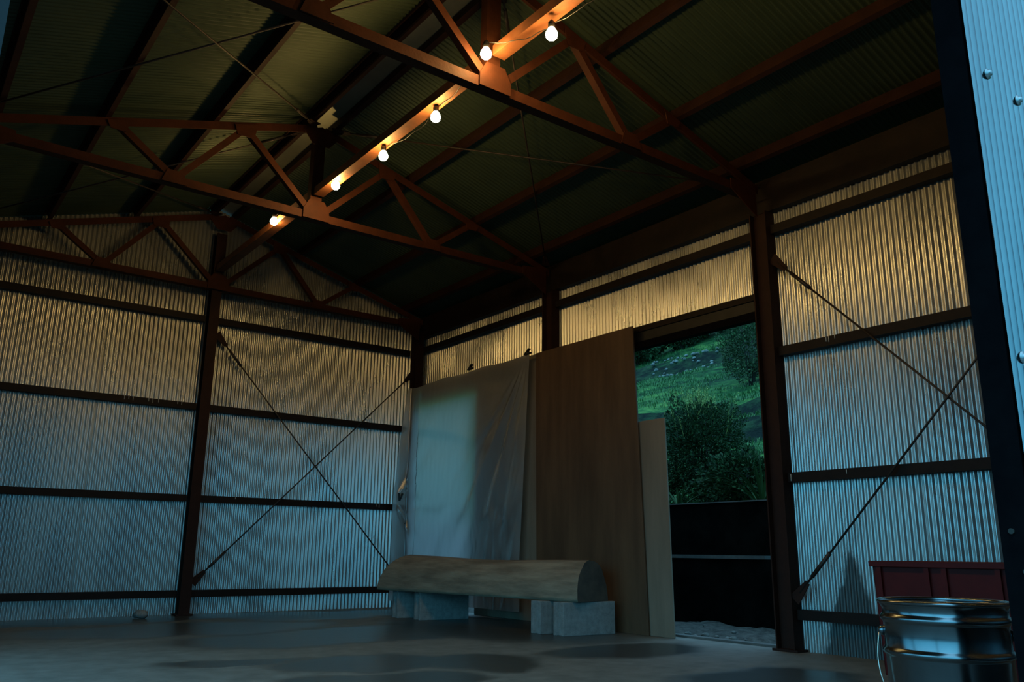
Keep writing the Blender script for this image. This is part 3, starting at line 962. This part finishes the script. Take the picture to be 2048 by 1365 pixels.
def log():
    r = tag(empty('log_bench', (3.49, 3.84, .192), BR), 'half round wooden log bench resting on four concrete blocks', 'bench')
    Ln = 1.92
    nl, na = 64, 40
    vs, fs = [], []
    for i in range(nl + 1):
        t = i / nl
        y = Ln * t
        hw = .142 + .06 * t + .006 * math.sin(5 * t)
        hh = .232 + .015 * t + .006 * math.sin(7 * t + 1)
        cx = .045 + .0 * t
        for k in range(na + 1):
            a = PI * k / na
            ca, sa = math.cos(a), math.sin(a)
            rx = hw * (abs(ca) ** .95) * (1 if ca > 0 else -1)
            rz_ = hh * (sa ** .92)
            d = Vector((ca, y * .6, sa))
            n1 = .010 * noise.noise(Vector((ca * 1.6, y * 1.1, sa * 1.6))) + .003 * noise.noise(Vector((ca * 9, y * 2.2, sa * 9)))
            vs.append((cx + rx * (1 + n1 / hw) , y + .02 * sa * (1 - t) ** 6 - .13 * abs(sa) ** 1.6 * max(0, (t - .55) / .45) ** 2, rz_ * (1 + n1 / hh)))
    for i in range(nl):
        for k in range(na):
            a = i * (na + 1) + k
            fs.append((a, a + na + 1, a + na + 2, a + 1))
    for i in range(nl):      # flat underside
        a = i * (na + 1); b = a + na
        fs.append((a, b, b + na + 1, a + na + 1))
    m = MB(); m.add(vs, fs, True)
    for q in range(nl): m.s[nl * na + q] = False
    m.build('trunk', MAT['log'], r)
    for i, nm in ((0, 1), (nl, -1)):
        e = MB()
        ring = [vs[i * (na + 1) + k] for k in range(na + 1)]
        ring = [(x, y - .0006 * nm, z) for x, y, z in ring]
        e.add(ring, [tuple(range(na + 1)) if nm < 0 else tuple(range(na, -1, -1))])
        e.build('cut_end', MAT['log_end'], r)


log()

# ------------------------------------------------------------------ pail and crate
pail = tag(empty('metal_pail', (2.196, 1.091, 0)), 'shiny metal pail with two raised bands and a wire handle, by the front column', 'pail')
R0 = .143
prof = [(R0 - .006, .004), (R0 - .002, 0.0), (R0 + .001, .006), (R0, .012)]
for zb in (.247, .327):
    prof += [(R0, zb - .012), (R0 + .002, zb - .009), (R0 + .0058, zb - .0045), (R0 + .0075, zb), (R0 + .0058, zb + .0045), (R0 + .002, zb + .009), (R0, zb + .012)]
prof += [(R0 + .001, .350), (R0 + .004, .357), (R0 + .007, .362)]
m = MB(); m.lathe(prof, n=96)
m.lathe([(R0 - .004, .362), (R0 - .004, .012), (.001, .010)], n=96)
m.build('body', MAT['pail'], pail)
m = MB()
rim = [(R0 + .004 + .0075 * math.cos(a), .3665 + .006 * math.sin(a)) for a in [2 * PI * k / 12 for k in range(13)]]
m.lathe(rim, n=96); m.build('rim', MAT['pail'], pail)
lid = [(R0 - .002, .3645), (R0 - .006, .356), (R0 - .014, .3555), (.02, .357), (.001, .357)]
m = MB(); m.lathe(lid, n=72); m.build('lid', MAT['pail'], pail)
VA = math.atan2(1.091, 2.196)                  # bearing from the camera
side_dir = Vector((-math.sin(VA), math.cos(VA), 0))   # towards the photo's left
near = Vector((-math.cos(VA), -math.sin(VA), 0))
ear_c = [side_dir * (R0 + .004) + Vector((0, 0, .292)), -side_dir * (R0 + .004) + Vector((0, 0, .292))]
for c in ear_c:
    d = Vector((c.x, c.y, 0)).normalized()
    m = MB(); m.tube([c - d * .006, c + d * .004, c + d * .010], [.013, .012, .004], 14); m.build('ear', MAT['pail'], pail)
bp = []
for k in range(33):
    a = PI * k / 32
    lat = math.cos(a) * (R0 + .010 + .055 * math.sin(a))
    dn = math.sin(a)
    p = side_dir * lat + near * (.045 * dn + .03 * dn * dn + .09 * dn ** 4) + Vector((0, 0, .292 - .215 * dn))
    # stay outside the shell
    q = Vector((p.x, p.y, 0))
    if q.length < R0 + .010: q = q.normalized() * (R0 + .010) if q.length > 1e-4 else near * (R0 + .01)
    bp.append(Vector((q.x, q.y, p.z)))
m = MB(); m.tube(bp, .0017, 8); m.build('wire_handle', MAT['wire'], pail)


def crate():
    r = tag(empty('plastic_crate', (3.43, 1.72, 0)), 'dark red plastic crate with ribbed sides against the right wall, behind the pail', 'crate')
    L, D, H_ = .545, .36, .452
    tpr = .014
    m = MB()
    def wall(p0, p1, q0, q1, t):
        # slab between bottom edge p0-p1 and top edge q0-q1 with thickness vector t
        vs = [p0, p1, q0, q1]; vs = [Vector(a) for a in vs]; vs += [v + Vector(t) for v in vs]
        m.add(vs, [(0, 1, 2, 3), (7, 6, 5, 4), (0, 4, 5, 1), (1, 5, 6, 2), (2, 6, 7, 3), (3, 7, 4, 0)])
    a, b = -L/2 + tpr, L/2 - tpr
    A, B = -L/2 + .004, L/2 - .004
    wall((tpr, a, 0), (tpr, b, 0), (.006, B, H_), (.006, A, H_), (.004, 0, 0))
    wall((D - tpr, b, 0), (D - tpr, a, 0), (D - .006, A, H_), (D - .006, B, H_), (-.004, 0, 0))
    wall((D - tpr, a, 0), (tpr, a, 0), (.006, A, H_), (D - .006, A, H_), (0, .004, 0))
    wall((tpr, b, 0), (D - tpr, b, 0), (D - .006, B, H_), (.006, B, H_), (0, -.004, 0))
    m.box((tpr, a, .003), (D - tpr, b, .010))
    m.build('box', MAT['red'], r)
    m = MB()
    for (p, q) in [((-.010, -L/2 - .006), (.008, L/2 + .006)), ((D - .008, -L/2 - .006), (D + .010, L/2 + .006)), ((.008, -L/2 - .006), (D - .008, -L/2 + .008)), ((.008, L/2 - .008), (D - .008, L/2 + .006))]:
        m.box((p[0], p[1], H_ - .020), (q[0], q[1], H_ + .004))
    m.build('lip', MAT['red'], r, bevel=.002)
    for y in (-L/2 + .035, -.035, .035, L/2 - .035):
        m = MB()
        vs = [(-.006 + .012, y - .010, .01), (-.006 + .012, y + .010, .01), (-.006, y + .010, H_ - .02), (-.006, y - .010, H_ - .02)]
        vs += [(v[0] + .010, v[1], v[2]) for v in vs]
        m.add(vs, [(0, 1, 2, 3), (7, 6, 5, 4), (0, 4, 5, 1), (1, 5, 6, 2), (2, 6, 7, 3), (3, 7, 4, 0)])
        m.build('rib', MAT['red'], r)


crate()

# small bits on the floor by the back wall
def pebble(name, loc, r, label, mat, seed, cat='stone', group=None, sq=.6):
    m = MB(); rnd = random.Random(seed); o = rnd.random() * 50
    pr = []
    n, k = 12, 8
    vs, fs = [], []
    for i in range(k + 1):
        th = PI * i / k
        for j in range(n):
            ph = 2 * PI * j / n
            d = Vector((math.sin(th) * math.cos(ph), math.sin(th) * math.sin(ph), math.cos(th)))
            rr_ = r * (1 + .35 * noise.noise(d * 1.3 + Vector((o, 0, 0))))
            vs.append((d.x * rr_, d.y * rr_, d.z * rr_ * sq))
    for i in range(k):
        for j in range(n):
            fs.append((i*n + j, (i+1)*n + j, (i+1)*n + (j+1) % n, i*n + (j+1) % n))
    m.add(vs, fs, True)
    b = m.build(name, mat); b.location = loc
    return tag(b, label, cat, group)


pebble('stone_lump', (1.60, 6.36, .028), .05, 'small grey lump lying at the foot of the back wall left of the column', MAT['concrete'], 4)

# ------------------------------------------------------------------ outside the doorway
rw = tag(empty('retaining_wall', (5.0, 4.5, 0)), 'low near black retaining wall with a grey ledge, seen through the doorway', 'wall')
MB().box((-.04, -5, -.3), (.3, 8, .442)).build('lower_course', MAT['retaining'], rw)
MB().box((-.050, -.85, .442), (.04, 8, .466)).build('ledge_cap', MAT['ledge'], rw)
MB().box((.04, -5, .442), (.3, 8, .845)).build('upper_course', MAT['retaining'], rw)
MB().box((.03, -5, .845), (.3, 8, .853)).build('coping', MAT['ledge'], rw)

# hillside with terraces; height depends on distance from the shed
prof_h = [(5.3, .80), (6.4, .95), (7.4, 1.45), (8.2, 1.78), (8.36, 2.14), (9.9, 2.36), (10.08, 2.76), (10.8, 2.90), (12.2, 3.45), (14.7, 4.62), (14.95, 5.06), (15.6, 5.24), (18.0, 5.75), (19.5, 6.6), (23, 8.6), (30, 12.5), (45, 20.0)]


def hill_h(x, y):
    xx = x + .55 * noise.noise((x * .12, y * .16, 2)) + .22 * noise.noise((x * .5, y * .5, 7))
    for i in range(len(prof_h) - 1):
        a, b = prof_h[i], prof_h[i + 1]
        if xx <= b[0] or i == len(prof_h) - 2:
            t = max(0, (xx - a[0]) / (b[0] - a[0]))
            z = a[1] + (b[1] - a[1]) * t
            break
    z += .07 * noise.noise((x * 1.1, y * .7, 1)) + .05 * noise.noise((x * 2.7, y * 2.2, 4))
    return max(z, .3)


mb = MB()
vs, fs = [], []
xs = []
x = 5.3
while x < 44:
    xs.append(x); x += .12 + (x - 5.3) * .012
ys = []
y = -4.0
while y < 44:
    ys.append(y); y += .25
for x in xs:
    for y in ys:
        vs.append((x, y, hill_h(x, y)))
for i in range(len(xs) - 1):
    for j in range(len(ys) - 1):
        a = i * len(ys) + j
        fs.append((a, a + len(ys), a + len(ys) + 1, a + 1))
mb.add(vs, fs, True)
tag(mb.build('hillside', MAT['hill']), kind='structure')

# rough grass on the bank in view
rg = random.Random(11)
mb = MB()
for k in range(15000):
    x = 6.7 + 13 * rg.random() ** 1.2
    y = x * (.68 + .32 * rg.random())
    z = hill_h(x, y) - .01
    if hill_h(x + .12, y) - hill_h(x - .12, y) > .22 or noise.noise((x * .9, y * .6, 12)) < -.12 - .2 * rg.random(): continue
    h = (.03 + .05 * rg.random()) * (.7 + .03 * x)
    a = rg.random() * 2 * PI
    wv = .0025 + .002 * rg.random() + .0004 * x
    lx, ly = math.cos(a) * h * .6, math.sin(a) * h * .6
    px, py = -math.sin(a) * wv, math.cos(a) * wv
    mb.add([(x - px, y - py, z), (x + px, y + py, z), (x + px * .7 + lx * .4, y + py * .7 + ly * .4, z + h * .65), (x - px * .7 + lx * .4, y - py * .7 + ly * .4, z + h * .65), (x + lx, y + ly, z + h)],
           [(0, 1, 2, 3), (3, 2, 4)], True)
tag(mb.build('rough_grass', MAT['grass']), 'rough green grass covering the terraced bank beyond the doorway', 'grass', kind='stuff')


def bush(name, loc, rx, ry, h, n, label, mat, leaf=.04, seed=1, group=None, tips=0, cat='bush'):
    r = tag(empty(name, loc), label, cat, group)
    rnd = random.Random(seed)
    m = MB()
    tp = MB()
    off = rnd.random() * 40
    def radius(d):
        return .78 + .45 * noise.noise(d * 1.9 + Vector((off, 0, 0))) + .2 * noise.noise(d * 5 + Vector((0, off, 0)))
    for k in range(n):
        d = Vector((rnd.gauss(0, 1), rnd.gauss(0, 1), rnd.gauss(0, 1))).normalized()
        rr_ = radius(d) * (1 - .55 * rnd.random() ** 2.2)
        c = Vector((d.x * rx * rr_, d.y * ry * rr_, h * .5 + d.z * h * .52 * rr_))
        if c.z < .01: c.z = .01 + .1 * rnd.random()
        up = (d + Vector((rnd.gauss(0, .5), rnd.gauss(0, .5), rnd.gauss(.3, .5)))).normalized()
        s = up.cross(Vector((rnd.gauss(0, 1), rnd.gauss(0, 1), rnd.gauss(0, 1)))).normalized()
        ln = leaf * (.7 + .7 * rnd.random()); wd = ln * .30
        nn = s.cross(up) * ln * .12
        vs = [c, c + up * ln * .5 + s * wd + nn, c + up * ln, c + up * ln * .5 - s * wd + nn]
        (m).add(vs, [(0, 1, 2), (0, 2, 3)], False)
    m.build('foliage', mat, r)
    for k in range(tips):
        th = rnd.gauss(0, .55); ph = rnd.random() * 2 * PI
        d = Vector((math.sin(th) * math.cos(ph), math.sin(th) * math.sin(ph), math.cos(th)))
        rr_ = radius(d) * 1.02
        b = Vector((d.x * rx * rr_, d.y * ry * rr_, h * .5 + d.z * h * .52 * rr_))
        up = (d * .6 + Vector((rnd.gauss(0, .25), rnd.gauss(0, .25), 1))).normalized()
        st = .06 + .10 * rnd.random()
        tp.tube([b - up * .05, b + up * st], [.002, .001], 4, caps=False)
        for q in range(6):
            c = b + up * st * (.3 + .7 * q / 5)
            u2 = (up * .5 + Vector((rnd.gauss(0, .7), rnd.gauss(0, .7), .1))).normalized()
            s = u2.cross(Vector((rnd.gauss(0, 1), rnd.gauss(0, 1), rnd.gauss(0, 1)))).normalized()
            ln = leaf * .8
            tp.add([c, c + u2 * ln * .5 + s * ln * .22, c + u2 * ln, c + u2 * ln * .5 - s * ln * .22], [(0, 1, 2), (0, 2, 3)])
    if tips: tag(tp.build('young_shoots', MAT['tips'], r), kind='stuff')
    br = MB()
    for k in range(7):
        a = rnd.random() * 2 * PI; q = .55 * rnd.random()
        br.tube([(0.02 * math.cos(a), .02 * math.sin(a), -.05), (rx * q * .5 * math.cos(a), ry * q * .5 * math.sin(a), h * .35), (rx * q * math.cos(a), ry * q * math.sin(a), h * .75)], [.016, .010, .004], 6)
    br.build('branch', MAT['bark'], r)
    return r


def on_hill(x, k): return (x, x * k, hill_h(x, x * k) - .03)


bush('leafy_bush', (5.95, 5.00, .80), .48, .44, 1.12, 24000, 'round dark green bush with pale shoots on top, centred beyond the doorway', MAT['bush'], leaf=.024, seed=2, tips=110)
bush('leafy_bush', (5.75, 4.42, .80), .32, .36, .55, 5000, 'lower dark bush right of the round one, above the retaining wall', MAT['bush'], leaf=.034, seed=5)
bush('leafy_bush', (5.75, 5.55, .80), .30, .35, .60, 4500, 'low dark bush left of the round one, behind the pale board', MAT['bush'], leaf=.034, seed=6)
x = 12.2
bush('hill_shrub', on_hill(x, .742), .60, .62, 1.45, 6500, 'tall dim shrub on the right of the hillside near the door column', MAT['dim'], leaf=.045, seed=8, group='shrubs up the hillside')
for i, (x, k, h_, lb) in enumerate([(19.0, .97, 1.5, 'dark shrub on the skyline terrace, far left in the doorway'), (20.0, .87, 1.7, 'dark shrub on the top terrace, second from the left'),
                                    (21.0, .775, 1.6, 'dark shrub on the top terrace, third from the left'), (22.0, .69, 1.8, 'dark shrub on the top terrace, at the right'),
                                    (27, .90, 2.6, 'big dark shrub high up behind the top terrace, left'), (27, .80, 2.6, 'big dark shrub high up behind the top terrace, right')]):
    bush('hill_shrub', on_hill(x, k), 1.0, 1.0, h_, 5000, lb, MAT['bush'], leaf=.11, seed=20 + i, group='shrubs up the hillside')


def blade_plant(loc, n, ln, label, seed):
    r = tag(empty('blade_plant', loc), label, 'plant')
    rnd = random.Random(seed)
    m = MB()
    for k in range(n):
        a = rnd.random() * 2 * PI; L_ = ln * (.6 + .5 * rnd.random()); sp = .45 + .65 * rnd.random()
        px, py = -math.sin(a), math.cos(a)
        vs, fs = [], []
        ns = 8
        for i in range(ns + 1):
            t = i / ns
            rd = L_ * sp * t; z = L_ * (t * 1.1 - .75 * sp * t * t)
            w_ = .011 * (1 - t ** 2.5) + .001
            c = (math.cos(a) * rd, math.sin(a) * rd)
            vs += [(c[0] - px * w_, c[1] - py * w_, z + .004), (c[0], c[1], z), (c[0] + px * w_, c[1] + py * w_, z + .004)]
        for i in range(ns):
            fs += [(3*i, 3*i+1, 3*i+4, 3*i+3), (3*i+1, 3*i+2, 3*i+5, 3*i+4)]
        m.add(vs, fs, True)
    m.build('blades', MAT['blade'], r)


blade_plant((5.60, 4.12, .82), 34, .60, 'plant with long arching blades above the retaining wall, by the door column', 3)
blade_plant((5.45, 4.85, .82), 16, .34, 'small tuft of arching blades on top of the retaining wall', 4)

# stones of the terrace walls and loose stones outside the sill
sp_ = []
rs = random.Random(5)
proto = pebble('terrace_stone', (0, 0, 0), .042, 'pale stone in the terrace wall high on the hillside', MAT['stone'], 9, group='stones of the upper terrace wall', sq=.75)
for k in range(48):
    o = proto if k == 0 else proto.copy()
    if k: COL.objects.link(o)
    yk = .80 + .135 * rs.random()
    x = 14.6 + .6 * rs.random()
    y = x * yk
    o.location = (x, y, hill_h(x, y) + .02)
    s = .6 + .7 * rs.random()
    o.scale = (s, s, s)
    o.rotation_euler = (0, 0, rs.random() * 6)
proto = pebble('loose_stone', (4.2, 3.1, 0), .020, 'small loose stone on the gravel just outside the doorway', MAT['stone'], 12, group='loose stones outside the doorway')
for k in range(22):
    o = proto if k == 0 else proto.copy()
    if k: COL.objects.link(o)
    y = 2.95 + 1.0 * rs.random(); x = 4.02 + .6 * rs.random()
    s = .4 + .9 * rs.random() ** 2
    z = -0.03 + 0.035 * noise.noise((x * 3, y * 3, 0)) + 0.02 * noise.noise((x * 11, y * 11, 3)) + 0.02 * (x - gx0) / (gx1 - gx0)
    o.location = (x, y, min(z, -0.002 + .05 * (x - gx0) / (gx1 - gx0)) + .008 * s)
    o.scale = (s, s, s); o.rotation_euler = (0, 0, rs.random() * 6)
